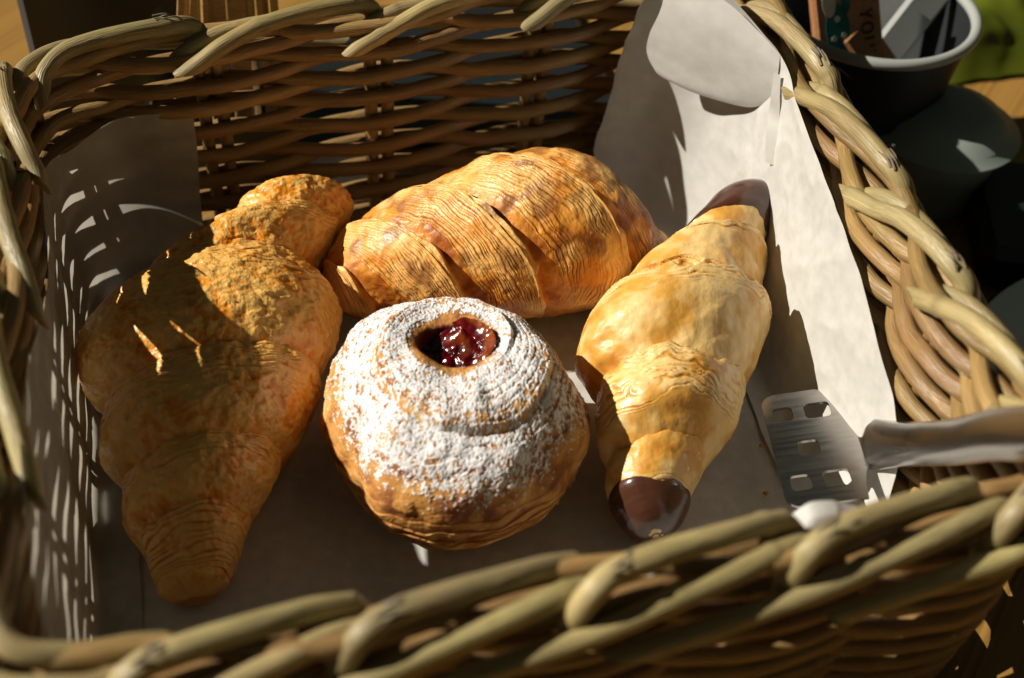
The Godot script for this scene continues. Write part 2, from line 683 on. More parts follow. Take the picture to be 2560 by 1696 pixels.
func roll_at(o: Roll, v_: float, th: float, lift := 0.0) -> Vector3:
	var u := clampf(v_ - sweep_of(o, v_, th), 0.0, 1.0)
	var c := cat3(o.spine, u)
	var T := (cat3(o.spine, u + 0.02) - cat3(o.spine, u - 0.02)).normalized()
	var S := T.cross(Vector3.UP).normalized()
	var V := S.cross(T).normalized()
	if o.level_side != Vector3.ZERO:
		S = o.level_side
		V = Vector3.UP
	var ct := cos(th)
	var sn := sin(th)
	var rs := cat1(o.rs, u)
	var rv := cat1(o.rv, u)
	var e := 1.0
	if u < 0.05:
		e = sqrt(maxf(0.0, 1.0 - pow(1.0 - u / 0.05, 2.0)))
	elif u > 0.95:
		e = sqrt(maxf(0.0, 1.0 - pow((u - 0.95) / 0.05, 2.0)))
	var raw := c + S * (rs * ct) + V * (rv * sn)
	# which wrap of dough, and how far across it
	var uu := v_ + o.warp * na(raw, 0.5) + o.warp * 0.35 * nb(raw, 1.3)
	var lo := -0.1
	var t := 0.0
	var lb = o.lobes[o.lobes.size() - 1]
	for l in o.lobes:
		if uu < l[0]:
			lb = l
			t = clampf((uu - lo) / (l[0] - lo), 0.0, 1.0)
			break
		lo = l[0]
	if lb[2] < 0:
		t = 1.0 - t
	var tw := clampf(t + 0.05 * na(raw + Vector3(40, 0, 0), 0.6), 0.0, 1.0)
	var f := 0.0
	var edge := 0.0
	var valley := 0.0
	if absf(lb[2]) > 1.5:   # soft, pillowy wrap
		f = 0.2 + 0.8 * pow(sin(PI * clampf(t * 0.94 + 0.03, 0.0, 1.0)), 0.7)
		valley = 1.0 - sm(0.0, 0.3, f - 0.2)
	elif tw < o.band:
		f = 0.3 + 0.7 * sin(tw / o.band * PI * 0.5)
		edge = sm(o.band - 0.08, o.band - 0.01, tw)
	else:
		f = lerpf(1.0, 0.0, sm(o.band, o.band + 0.04, tw)) + 0.3 * sm(o.band + 0.05, 1.0, tw)
		valley = sm(o.band, o.band + 0.05, tw)
	var upper := sm(-0.55, 0.0, sn)
	var amp: float = lb[1] * lerpf(0.25, 1.0, upper)
	var d := amp * (f - 0.6)
	# thin layers of the laminated dough
	var lines: float = lb[3]
	var lm := 0.0
	var groove := 0.0
	if lines > 0.0:
		var span: float = lb[4]
		var inside := 0.0
		if span > 0.0:
			inside = 1.0 - sm(span - 0.06, span + 0.02, tw)
		else:
			inside = sm(1.0 + span - 0.04, 1.0 + span + 0.04, tw)
		lm = inside * upper * clampf(0.7 + 1.2 * na(raw + Vector3(0, 20, 0), 0.6), 0.05, 1.0)
		var ph := t * lines + 0.4 * na(raw, 0.2) + 0.09 * nb(raw + Vector3(9, 0, 0), 0.7)
		ph += 0.25 * sin(ph * 1.7 + 2.0 * na(raw, 0.4))
		var w := ph - floorf(ph)
		groove = sm(0.55, 0.86, w) * (1.0 - sm(0.9, 1.0, w))
		d += o.line_depth * lm * (0.4 + 0.6 * w - 1.4 * groove)
	var n1 := na(raw, 0.9)
	var n2 := nb(raw, 2.4)
	d += o.bumpy * (n1 * 1.2 + n2 * 0.5)
	var pits := 0.0
	if o.pit > 0.0:
		var pn := nb(raw + Vector3(3, 3, 3), 2.2) * 0.65 + na(raw, 4.6) * 0.5
		pits = clampf(pn, -0.6, 0.6) * (1.0 - lm)
		d += o.pit * pits
	d = d * minf(1.0, e * 1.3) + lift
	var p := c + (S * (rs * ct) + V * (rv * sn * (0.86 if sn < 0.0 else 1.0))) * e
	var nd := (S * (ct / maxf(rs, 0.2)) + V * (sn / maxf(rv, 0.2))).normalized()
	p += nd * d
	if p.y < o.floor_y:
		p.y = o.floor_y + 0.02 * (p.y - o.floor_y)
	# colour of the crust
	var pale: Color = o.palette[0]
	var gold: Color = o.palette[1]
	var cara: Color = o.palette[2]
	var k := 0.42 + 0.5 * na(raw + Vector3(11, 5, 0), 0.42) * o.patchy + 0.3 * nb(raw, 1.1) * o.patchy + 0.25 * (f - 0.5) - o.browning
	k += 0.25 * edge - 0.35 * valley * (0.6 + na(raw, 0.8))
	k += pits * 0.8
	if lm > 0.0:
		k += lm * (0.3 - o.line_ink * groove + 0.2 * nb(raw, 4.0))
	var cc := cara.lerp(gold, sm(-0.15, 0.35, k)).lerp(pale, sm(0.4, 0.85, k))
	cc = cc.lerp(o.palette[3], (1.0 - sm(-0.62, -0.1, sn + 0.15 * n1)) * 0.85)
	if o.burn > 0.0:
		cc = cc.lerp(Color(0.2, 0.055, 0.01), o.burn * sm(0.1, 0.5, na(raw + Vector3(70, 0, 0), 0.8) + 0.5 * exp(-pow((v_ - 0.86) / 0.06, 2.0))) * sm(-0.3, 0.4, sn))
	var m := 1.0 + 0.1 * n2
	col_out = Color(cc.r * m, cc.g * m, cc.b * m)
	return p

func roll_mesh(o: Roll, N: int, M: int, org: Vector3) -> ArrayMesh:
	var P := PackedVector3Array()
	var K := PackedColorArray()
	P.resize(N * M)
	K.resize(N * M)
	for i in N:
		var u := float(i) / (N - 1)
		for j in M:
			P[i * M + j] = roll_at(o, u, TAU * j / M) * 0.01 - org
			K[i * M + j] = col_out
	return grid(N, M, P, K, true, true)

# chocolate dip: a coat over one end, with an uneven edge
func dip_mesh(o: Roll, at_start: bool, reach: float, lift: float, org: Vector3) -> ArrayMesh:
	var N := 70
	var M := 120
	var P := PackedVector3Array()
	var d := 0.0
	for i in N:
		for j in M:
			var th := TAU * j / M
			var r := reach + 0.014 * sin(th * 2.0 + 1.0) + 0.018 * na(Vector3(cos(th) * 2.0, sin(th) * 2.0, reach * 50.0), 0.9)
			var t := float(i) / (N - 1)
			var u := t * r if at_start else 1.0 - t * r
			var tail := sqrt(maxf(0.0, 1.0 - pow(t, 6.0)))
			d = lift * tail - 0.05 * (1.0 - tail)
			P.append(roll_at(o, u, th, d) * 0.01 - org)
	# smooth: chocolate fills the fine texture
	for pass_i in 16:
		var Q := P.duplicate()
		for i in range(1, N - 1):
			for j in M:
				P[i * M + j] = (Q[(i - 1) * M + j] + Q[(i + 1) * M + j] + Q[i * M + (j + 1) % M] + Q[i * M + (j + M - 1) % M] + Q[i * M + j] * 2.0) / 6.0
	return grid(N, M, P, PackedColorArray(), true, at_start)

# a papery lifted edge along a ridge
func flake_mesh(o: Roll, ubase: float, th0: float, th1: float, wide: float, curl: float, org: Vector3) -> ArrayMesh:
	var N := 40
	var M := 7
	var P := PackedVector3Array()
	var K := PackedColorArray()
	for i in N:
		var s := float(i) / (N - 1)
		var th := lerpf(th0, th1, s)
		var u0 := ubase
		var env := pow(sin(PI * s), 0.5)
		for j in M:
			var t := float(j) / (M - 1)
			var p := roll_at(o, u0 - 0.012, th, 0.01)
			var q := roll_at(o, u0 - 0.03, th, 0.0)
			var dir := (p - q).normalized()
			var up := (p - cat3(o.spine, u0)).normalized()
			var w := wide * env * (0.8 + 0.5 * na(p, 1.5))
			p += dir * (w * t) + up * (curl * t * t * env + 0.02)
			P.append(p * 0.01 - org)
			var c: Color = (o.palette[0] as Color).lerp(o.palette[1], 0.55 * t + 0.3 * nb(p, 2.0))
			K.append(c)
	return grid(N, M, P, K, false, false)

func build_rolls() -> void:
	var pale := Color(0.74, 0.47, 0.17)
	var gold := Color(0.6, 0.27, 0.05)
	var cara := Color(0.25, 0.075, 0.014)
	var under := Color(0.3, 0.115, 0.022)

	# 1: plain rough croissant on the left
	var a := Roll.new()
	a.spine = [Vector3(-6.55, 4.3, -5.5), Vector3(-7.1, 4.2, -4.9), Vector3(-7.8, 3.9, -3.9), Vector3(-9.4, 3.7, -2.5), Vector3(-10.3, 3.5, -0.6), Vector3(-10.6, 3.5, 1.4), Vector3(-10.65, 3.3, 2.8), Vector3(-11.05, 3.1, 4.6), Vector3(-11.25, 2.9, 5.65), Vector3(-11.6, 2.6, 6.85), Vector3(-11.65, 2.3, 7.9), Vector3(-11.8, 2, 8.7), Vector3(-11.85, 1.9, 9.2)]
	a.rs = [1.6, 2, 2.25, 2.75, 4, 3.85, 3.35, 2.85, 2.25, 1.85, 1.4, 1.05, 0.75]
	a.rv = [1.25, 1.75, 2.1, 2.4, 2.75, 2.75, 2.55, 2.35, 2.05, 1.75, 1.35, 1, 0.7]
	a.level_side = Vector3(-1, 0, 0)
	a.lobes = [[0.165, 0.4, -2, 13.0, -0.4], [0.28, 0.5, -2, 13.0, -0.45], [0.49, 0.7, -2, 24.0, -0.36], [0.655, 0.6, -2, 18.0, -0.42], [0.79, 0.5, -2, 14.0, -0.42], [1.3, 0.25, -2, 34.0, -0.3]]
	a.slant = -0.01
	a.slant2 = -0.012
	a.pit = 0.055
	a.bumpy = 0.07
	a.line_depth = 0.045
	a.line_ink = 1.0
	a.browning = -0.28
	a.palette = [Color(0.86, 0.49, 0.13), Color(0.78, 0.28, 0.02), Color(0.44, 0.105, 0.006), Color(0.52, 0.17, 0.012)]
	var o1 := cm(-10, 1.2, 0)
	var t := thing("croissant", "large rough golden brown croissant at the left, half in shadow", "croissant", o1, "")
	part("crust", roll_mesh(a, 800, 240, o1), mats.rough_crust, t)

	# 2: ridged croissant at the back
	var b := Roll.new()
	b.spine = [Vector3(-6.3, 2.9, -2.8), Vector3(-5.35, 3, -2.7), Vector3(-3.9, 3.3, -2.6), Vector3(-2.3, 3.65, -2.5), Vector3(-0.8, 3.9, -2.4), Vector3(0.7, 4.15, -2.3), Vector3(2.2, 4.05, -2.2), Vector3(3.6, 3.5, -2.2), Vector3(4.8, 2.8, -2.5), Vector3(5.9, 2.1, -3), Vector3(6.9, 1.8, -3.4)]
	b.rs = [1, 1.6, 2.15, 2.6, 2.8, 3, 2.95, 2.45, 1.7, 1.15, 0.6]
	b.rv = [1, 1.6, 2.1, 2.5, 2.75, 3.05, 3.05, 2.4, 1.6, 1.1, 0.6]
	b.lobes = [[0.225, 0.26, 1, 22.0, 0.76], [0.4, 0.4, 1, 23.0, 0.76], [0.57, 0.44, 1, 22.0, 0.74], [0.75, 0.46, 1, 23.0, 0.78], [0.88, 0.45, 1, 14.0, 0.78], [1.4, 0.3, 1, 16.0, 0.8]]
	b.sweep = 0.3
	b.band = 0.76
	b.line_depth = 0.032
	b.line_ink = 0.95
	b.bumpy = 0.05
	b.browning = 0.0
	b.burn = 0.7
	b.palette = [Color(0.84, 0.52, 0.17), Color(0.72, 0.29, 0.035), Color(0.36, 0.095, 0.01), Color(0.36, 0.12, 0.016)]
	var o2 := cm(0, 1.2, -2)
	var t2 := thing("croissant", "plump croissant with sharp layered ridges at the back centre", "croissant", o2, "")
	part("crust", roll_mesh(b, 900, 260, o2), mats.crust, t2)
	var k := 0
	for e in [[0.225, 0.0, 1.7, 0.09, 0.03], [0.4, -0.1, 2.0, 0.12, 0.05], [0.57, 0.0, 2.1, 0.13, 0.06], [0.75, 0.2, 2.2, 0.15, 0.08]]:
		var prev: float = [-0.1, 0.225, 0.4, 0.57][k]
		var ub: float = prev + (e[0] - prev) * 0.75
		part("lifted_flake", flake_mesh(b, ub, e[1], e[2], e[3], e[4], o2), mats.crust, t2)
		k += 1

	# 3: glazed croissant with chocolate ends
	var c := Roll.new()
	c.spine = [Vector3(8.95, 5.1, -2.0), Vector3(8.6, 5.0, -1.1), Vector3(8, 4.8, -0.5), Vector3(7.5, 4.7, -0.1), Vector3(7.05, 4.5, 0.4), Vector3(6.3, 4.1, 0.9), Vector3(5.5, 3.8, 2), Vector3(4.65, 3.7, 3.5), Vector3(4.35, 3.6, 4.42), Vector3(4.19, 3.5, 5.3), Vector3(3.5, 3.2, 6.83), Vector3(3.16, 2.9, 7.44), Vector3(2.76, 2.7, 8.1), Vector3(2.47, 2.5, 8.77), Vector3(2.35, 2.2, 9.38), Vector3(2.25, 2, 9.9)]
	c.rs = [0.9, 1.4, 1.6, 1.7, 1.85, 2.45, 2.95, 3.15, 2.95, 2.7, 2.2, 1.9, 1.68, 1.3, 0.9, 0.45]
	c.rv = [0.85, 1.3, 1.5, 1.6, 1.8, 2.2, 2.5, 2.6, 2.5, 2.3, 1.95, 1.7, 1.5, 1.3, 1, 0.7]
	c.level_side = Vector3(-1, 0, 0)
	c.lobes = [[0.25, 0.36, -2, 12.0, -0.45], [0.378, 0.5, -1, 7.0, -0.35], [0.587, 0.8, -1, 22.0, -0.3], [0.747, 0.5, -2, 16.0, -0.5], [1.3, 0.3, -2, 40.0, 0.8]]
	c.slant = 0.0
	c.slant2 = 0.018
	c.band = 0.86
	c.line_depth = 0.05
	c.line_ink = 0.9
	c.bumpy = 0.03
	c.browning = -0.14
	c.patchy = 1.5
	c.warp = 0.02
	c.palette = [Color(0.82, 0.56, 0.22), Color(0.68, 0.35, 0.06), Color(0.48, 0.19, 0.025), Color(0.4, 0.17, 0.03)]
	var o3 := cm(5, 1.2, 4)
	var t3 := thing("chocolate_dipped_croissant", "pale glazed croissant with both ends dipped in chocolate, at the right", "croissant", o3)
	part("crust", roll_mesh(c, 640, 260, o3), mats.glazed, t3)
	part("chocolate_dip", dip_mesh(c, true, 0.185, 0.1, o3), mats.chocolate, t3, "chocolate coat on the raised far end")
	part("chocolate_dip", dip_mesh(c, false, 0.145, 0.1, o3), mats.chocolate, t3, "chocolate coat on the near end")

func build_danish() -> void:
	var org := cm(-3.25, 1.2, 5.7)
	var t := thing("jam_filled_danish", "round swirled bun dusted with icing sugar around a hole of red jam", "pastry", org)
	# profile from the bottom of the hole out over the top to the base: radius, height, shift towards the back
	var prof := [Vector3(0.05, 3.0, 1), Vector3(0.6, 3.1, 1), Vector3(0.88, 4.0, 1), Vector3(0.98, 4.8, 1), Vector3(1.14, 5.2, 1), Vector3(1.8, 5.28, 0.96), Vector3(2.6, 5.0, 0.8), Vector3(3.3, 4.5, 0.6), Vector3(3.85, 3.85, 0.4), Vector3(4.2, 3.0, 0.2), Vector3(4.25, 2.1, 0.1), Vector3(3.95, 1.2, 0), Vector3(3.5, 0.5, 0), Vector3(3.0, 0.12, 0), Vector3(2.2, 0.08, 0)]
	var N := 520
	var M := 640
	var P := PackedVector3Array()
	var K := PackedColorArray()
	P.resize(N * M)
	K.resize(N * M)
	var gold := Color(0.56, 0.26, 0.055)
	var pale := Color(0.72, 0.44, 0.16)
	var dark := Color(0.27, 0.085, 0.016)
	for i in N:
		var s := float(i) / (N - 1)
		var q := cat3(prof, s)
		for j in M:
			var th := TAU * j / M
			var cx := cos(th)
			var cz := sin(th)
			var wide := 1.0 + 0.035 * sin(th * 2.0 + 0.7) + 0.03 * sin(th * 3.0 + 2.0)
			var r := q.x
			if q.x < 1.6 and s < 0.33:
				# the hole has a straight left side
				r *= 1.0 + 0.14 * cos(th * 2.0 - 0.5) - 0.1 * sm(0.5, 1.0, -cx)
			else:
				r *= wide * 0.905
			var raw := Vector3(r * cx, q.y, r * cz)
			var h := 0.0
			# coiled layers
			var coil := r * 0.85 + 0.4 + th / TAU + 0.16 * na(raw, 0.35) - (5.5 - q.y) * 0.12
			var w := coil - floorf(coil)
			var on := sm(1.5, 2.1, r)
			h += on * 0.27 * (pow(w, 0.7) - sm(0.84, 0.97, w)) * clampf(0.6 + 0.7 * na(raw + Vector3(5, 0, 0), 0.33), 0.25, 1.0)
			var low := 1.0 - sm(1.2, 3.4, q.y)
			var lay := q.y * 2.6 + 0.5 * na(raw, 0.6) + th * 0.4
			lay -= floorf(lay)
			h += low * 0.085 * lay
			h += 0.3 * na(raw + Vector3(2, 0, 0), 0.27) + 0.1 * na(raw, 0.6) + 0.05 * nb(raw, 1.3)
			var fine := coil * 6.0 + 0.3 * nb(raw, 0.8)
			fine = sm(0.6, 0.85, fine - floorf(fine))
			h -= 0.02 * fine * on * (1.0 - low)
			var edge := sm(0.75, 0.86, w) * on
			# icing sugar lies on what faces up
			var dens := sm(2.1, 4.4, q.y + 0.55 * na(raw + Vector3(20, 0, 0), 0.35)) * sm(1.16, 1.5, r)
			dens *= 1.0 - 0.55 * sm(1.6, 3.6, r * cx * 0.9 - r * cz * 0.35) * (0.6 + na(raw, 0.9))
			dens *= 1.0 - 0.32 * sm(0.62, 0.72, w) * (1.0 - sm(0.95, 1.0, w)) * on
			var g1 := nb(raw + Vector3(1, 2, 3), 4.6)
			var g2 := na(raw + Vector3(8, 2, 3), 10.0)
			var sug := sm(-0.03, 0.07, g1 * 0.65 + g2 * 0.7 + 0.25 * na(raw, 1.1) - 0.1 * fine * on + (dens - 0.68) * 1.0 + 0.12 * na(raw, 1.4))
			sug *= sm(0.06, 0.3, dens)
			h += 0.016 * sug * (1.0 + g2 * 1.2)
			var nd := Vector3(cx, 0, cz)
			var upw := sm(2.0, 5.4, q.y)
			nd = (nd * (1.0 - upw * 0.85) + Vector3.UP * upw).normalized()
			if s < 0.24:
				nd = Vector3(-cx, 0.2, -cz)
				h *= 0.4
			var p := raw + nd * h
			p.z -= q.z * 1.05
			p.x += q.z * 0.1
			p.y = maxf(p.y, 0.06)
			P[i * M + j] = p * 0.01
			var k := 0.45 + 0.5 * na(raw + Vector3(0, 7, 0), 0.6) + 0.35 * nb(raw, 1.7) + 0.3 * edge + low * (0.7 * (lay - 0.6)) - 0.35 * fine * on * (1.0 - low)
			var cc := dark.lerp(gold, sm(-0.1, 0.4, k)).lerp(pale, sm(0.45, 0.95, k))
			if s < 0.35:
				cc = cc.lerp(Color(0.16, 0.008, 0.006), 1.0 - sm(0.25, 0.31, s + 0.03 * nb(raw, 2.0) + 0.02 * na(raw, 0.8)))
			cc = cc.lerp(Color(0.82, 0.825, 0.835), sug)
			K[i * M + j] = cc
	part("swirled_dough", grid(N, M, P, K, true, false), mats.sugar, t)
	# jam: a glossy pool with lumps, climbing the right side of the hole
	var JN := 90
	var JM := 140
	P = PackedVector3Array()
	K = PackedColorArray()
	for i in JN:
		var s := float(i) / (JN - 1)
		for j in JM:
			var th := TAU * j / JM
			var r := s * 1.16 * (1.0 + 0.14 * cos(th * 2.0 - 0.5) - 0.1 * sm(0.5, 1.0, -cos(th)))
			var raw := Vector3(r * cos(th), 0, r * sin(th))
			var side := sm(-0.4, 1.0, cos(th + 0.35))
			var fold := atan2(raw.z, raw.x) * 0.5 + r * 4.2 + 0.5 * na(raw, 1.0)
			fold = pow(absf(sin(fold)), 0.6)
			var h := 4.62 + 0.55 * side * pow(s, 1.3) + 0.12 * na(raw, 1.5) + 0.03 * nb(raw, 2.6) + 0.22 * fold * side * s - 0.1 * sm(0.2, 1.0, -cos(th - 0.9)) * (1.0 - s)
			h += 0.02 * maxf(0.0, nb(raw + Vector3(5, 0, 0), 5.0))
			P.append(cm(raw.x + 0.1, h, raw.z - 1.05))
			var c := Color(0.04, 0.001, 0.003).lerp(Color(0.14, 0.005, 0.005), clampf(0.15 + 1.0 * na(raw, 1.6) + 0.5 * side * s, 0.0, 1.0))
			c = c.lerp(Color(0.36, 0.09, 0.015), 0.6 * sm(0.75, 0.97, fold) * side * s)
			K.append(c)
	part("jam_filling", grid(JN, JM, P, K, true, false), mats.jam, t)
	# torn flakes standing off the near right side
	var f := 0
	for e in [[0.42, 2.3, 0.9, 0.75], [0.75, 1.9, 0.8, 0.7], [-0.1, 2.9, 1.3, 0.5]]:
		var FP := PackedVector3Array()
		var FK := PackedColorArray()
		for i in 16:
			var s := i / 15.0
			for j in 8:
				var v := j / 7.0
				var th: float = e[0] + (s - 0.5) * e[2] * 0.55
				var jag := 0.75 + 0.5 * nb(Vector3(s * 6.0, f * 9.0, 0), 1.6)
				var r := 4.13 + 0.22 * v * jag + 0.05 * na(Vector3(s * 4, v * 3, f), 1.0)
				r *= 0.915
				r *= 1.0 + 0.035 * sin(th * 2.0 + 0.7) + 0.03 * sin(th * 3.0 + 2.0)
				var y: float = e[1] + 0.25 * (s - 0.5) - e[3] * v * jag * pow(sin(PI * clampf(s, 0.02, 0.98)), 0.4)
				FP.append(cm(r * cos(th), y, r * sin(th) - 0.12))
				var c := Color(0.66, 0.36, 0.1).lerp(Color(0.5, 0.2, 0.035), v)
				FK.append(c)
		part("torn_flake", grid(16, 8, FP, FK, false, true), mats.crust, t)
		f += 1

# ---------------------------------------------------------------- paper

func V3(x: float, y: float, z: float) -> Vector3:
	return Vector3(x, y, z)

func build_paper() -> void:
	# sheet under the pastries
	var rows := []
	for i in 7:
		var z := lerpf(-7.2, 14.6, i / 6.0)
		rows.append([V3(-14.6, 1.08, z), V3(-9, 1.06, z), V3(-3, 1.05, z), V3(3, 1.06, z), V3(8.9, 1.08, z)])
	var fl := part("parchment_sheet", sheet(rows, 120, 120, 0.05, 0.25, true, 0.1), mats.paper, self)
	tag(fl, "flat cream parchment sheet lying on the basket floor under the pastries", "paper")
	# liner standing up against the left and back walls
	rows = [
		[V3(-10.3, 1.22, -5.2), V3(-10.35, 1.3, -6.4), V3(-10.35, 3, -7.2), V3(-10.2, 5.2, -7.55), V3(-10.1, 7.24, -7.7)],
		[V3(-12, 1.22, -5.2), V3(-12.5, 1.3, -6.3), V3(-12.5, 3, -7), V3(-12.55, 5.3, -7.4), V3(-12.55, 7.39, -7.6)],
		[V3(-12.8, 1.22, -4.6), V3(-13.7, 1.3, -5.6), V3(-14, 3, -6), V3(-14.2, 5, -6.2), V3(-14.35, 7.2, -6.3)],
		[V3(-13.3, 1.22, -3.4), V3(-14.5, 1.3, -4.2), V3(-14.7, 3, -4.3), V3(-14.85, 5.4, -4.3), V3(-15, 7.84, -4.27)],
		[V3(-13.4, 1.22, -0.2), V3(-14.6, 1.3, -0.2), V3(-14.75, 3, -0.1), V3(-14.9, 5.2, 0), V3(-15, 7.35, 0)],
		[V3(-13.4, 1.22, 2.4), V3(-14.6, 1.3, 2.4), V3(-14.75, 3, 2.4), V3(-14.9, 5.4, 2.3), V3(-15, 7.87, 2.15)],
		[V3(-13.4, 1.22, 5), V3(-14.65, 1.3, 5), V3(-14.75, 3, 5), V3(-14.9, 5.8, 5), V3(-15.05, 8.8, 5)],
		[V3(-13.4, 1.22, 7.6), V3(-14.65, 1.3, 7.6), V3(-14.75, 3, 7.6), V3(-14.9, 5.8, 7.6), V3(-15.05, 9.8, 7.6)],
		[V3(-13.4, 1.22, 9.5), V3(-14.65, 1.3, 9.5), V3(-14.75, 3, 9.5), V3(-14.9, 5.8, 9.5), V3(-15.05, 10, 9.5)],
		[V3(-13.4, 1.22, 11.4), V3(-14.65, 1.3, 11.4), V3(-14.75, 3, 11.4), V3(-14.9, 5.8, 11.4), V3(-15.05, 9.4, 11.4)],
		[V3(-13.2, 1.22, 12.8), V3(-14.5, 1.3, 13.4), V3(-14.7, 3, 13.6), V3(-14.8, 5.2, 13.6), V3(-14.9, 7.8, 13.6)],
		[V3(-12.4, 1.22, 13.6), V3(-13.6, 1.3, 14.4), V3(-13.9, 3, 14.7), V3(-14, 5, 14.8), V3(-14.1, 7, 14.9)],
	]
	var lf := part("parchment_sheet", sheet(rows, 150, 70, 0.09, 0.22, false), mats.paper, self)
	lf.material_override = mats.thin_paper
	tag(lf, "parchment sheet standing up inside the left and back left walls, specked with light", "paper")
	# big sheet rising over the back right corner
	var g := thing("parchment_sheet", "tall parchment sheet draped over the right wall, sunlit, its top folded down", "paper")
	rows = [
		[V3(6.5, 1.22, -4.5), V3(5.8, 1.3, -6.6), V3(5.1, 3.5, -7.6), V3(5.38, 5.4, -7.7), V3(5.84, 7.85, -7.7), V3(6.43, 10.17, -7.8), V3(6.75, 11.6, -8.1)],
		[V3(7, 1.22, -4), V3(7, 1.3, -6), V3(6.9, 3.4, -7), V3(7.1, 5.6, -7.2), V3(7.4, 8.2, -7.3), V3(7.7, 10.4, -7.4), V3(7.9, 11.7, -7.7)],
		[V3(7.3, 1.22, -3.2), V3(8, 1.3, -4.6), V3(8.3, 3.4, -5.4), V3(8.6, 5.8, -5.7), V3(8.8, 8.4, -6), V3(8.9, 10.4, -5.8), V3(8.6, 11.6, -5.2)],
		[V3(7.5, 1.22, -1.8), V3(8.4, 1.3, -2.6), V3(8.9, 3.4, -3.2), V3(9.2, 5.8, -3.6), V3(9.4, 8.2, -3.9), V3(9.5, 9.9, -3.9), V3(9.3, 11, -3.7)],
		[V3(7.6, 1.22, -0.4), V3(8.5, 1.3, -1.2), V3(9, 3.4, -1.8), V3(9.3, 5.8, -2.2), V3(9.5, 8, -2.5), V3(9.7, 9.4, -2.7), V3(9.74, 10.44, -2.8)],
		[V3(7.6, 1.22, 1.4), V3(8.5, 1.3, 1), V3(8.9, 3.2, 0.6), V3(9.2, 5.2, 0.3), V3(9.5, 7.2, 0), V3(9.7, 8.6, -0.3), V3(9.8, 9.6, -0.6)],
		[V3(7.6, 1.22, 3.8), V3(8.5, 1.3, 3.6), V3(8.8, 2.8, 3.4), V3(9.1, 4.4, 3.2), V3(9.4, 6.2, 2.9), V3(9.6, 7.6, 2.7), V3(9.8, 8.7, 2.6)],
		[V3(7.5, 1.22, 6.2), V3(8.5, 1.3, 6.1), V3(9.0, 2.3, 6), V3(9.3, 3.6, 5.8), V3(9.5, 5.1, 5.6), V3(9.7, 6.5, 5.5), V3(9.8, 7.6, 5.4)],
		[V3(7.4, 1.22, 8.8), V3(8.7, 1.3, 8.7), V3(9.3, 2, 8.6), V3(9.5, 3, 8.5), V3(9.6, 4.2, 8.3), V3(9.7, 5.3, 8.2), V3(9.8, 6.2, 8.1)],
		[V3(7.3, 1.22, 11.2), V3(8.6, 1.3, 11.1), V3(9.3, 1.7, 10.8), V3(9.5, 2.4, 10.6), V3(9.6, 3.2, 10.4), V3(9.7, 4.1, 10.2), V3(9.8, 4.8, 10)],
	]
	part("draped_sheet", sheet(rows, 170, 150, 0.1, 0.2, true, 0.15), mats.paper, g)
	# folded-down top
	var fr := [
		[V3(6.9, 11.6, -6.9), V3(6.75, 10.8, -6.6), V3(6.6, 9.6, -6.6), V3(6.55, 8.5, -6.7), V3(6.75, 7.9, -6.45), V3(6.95, 7.7, -6.3)],
		[V3(7.6, 11.7, -6), V3(7.5, 10.8, -5.6), V3(7.5, 9.5, -5.45), V3(7.5, 8.5, -5.5), V3(7.6, 7.85, -5.4), V3(7.75, 7.6, -5.35)],
		[V3(8.6, 11.4, -4.7), V3(8.5, 10.6, -4.35), V3(8.5, 9.5, -4.25), V3(8.5, 8.6, -4.3), V3(8.55, 8, -4.3), V3(8.6, 7.75, -4.35)],
		[V3(9.3, 10.9, -3.6), V3(9.2, 10.3, -3.4), V3(9.2, 9.5, -3.35), V3(9.2, 8.8, -3.4), V3(9.25, 8.3, -3.45), V3(9.3, 8, -3.5)],
		[V3(9.7, 10.5, -2.95), V3(9.65, 10.1, -2.8), V3(9.65, 9.6, -2.7), V3(9.65, 9.2, -2.7), V3(9.65, 8.9, -2.75), V3(9.7, 8.7, -2.8)],
	]
	part("folded_corner", sheet(fr, 90, 90, 0.16, 0.2, true, 0.12), mats.paper, g)
	var strip := [
		[V3(9.55, 10, -2.6), V3(9.5, 9.2, -2.4), V3(9.45, 8.6, -2.3), V3(9.3, 8, -1.8), V3(9.2, 7.2, -1.3)],
		[V3(9.7, 10, -2.4), V3(9.7, 9.2, -2.1), V3(9.7, 8.6, -1.9), V3(9.6, 8, -1.45), V3(9.45, 7.2, -1.05)],
	]
	part("crumpled_strip", sheet(strip, 10, 40, 0.03, 0.8, true), mats.paper, g)
	# curled piece at the near right
	var cr := [
		[V3(3.75, 1.3, 12.6), V3(3.75, 2, 14), V3(3.8, 5, 14.6), V3(3.75, 7.3, 14.85), V3(3.8, 8, 14.75), V3(3.85, 8.05, 14.2)],
		[V3(4.2, 1.3, 12.6), V3(4.2, 2, 14), V3(4.25, 5, 14.6), V3(4.2, 7.65, 14.85), V3(4.25, 8.35, 14.75), V3(4.3, 8.4, 14.2)],
		[V3(4.8, 1.3, 12.6), V3(4.8, 2, 14), V3(4.85, 5, 14.6), V3(4.8, 7.6, 14.85), V3(4.85, 8.3, 14.75), V3(4.9, 8.35, 14.2)],
		[V3(5.2, 1.3, 12.6), V3(5.2, 2, 14), V3(5.25, 5, 14.6), V3(5.2, 7.4, 14.85), V3(5.25, 8.1, 14.75), V3(5.3, 8.15, 14.2)],
		[V3(5.6, 1.3, 12.6), V3(5.6, 2, 14), V3(5.65, 5, 14.6), V3(5.6, 7.2, 14.85), V3(5.65, 7.9, 14.75), V3(5.7, 7.95, 14.2)],
	]
	var cu := part("parchment_sheet", sheet(cr, 50, 60, 0.08, 0.5, false), mats.paper, self)
	tag(cu, "curled white end of parchment sticking up at the near right rim beside the spatula", "paper")

# ---------------------------------------------------------------- spatula

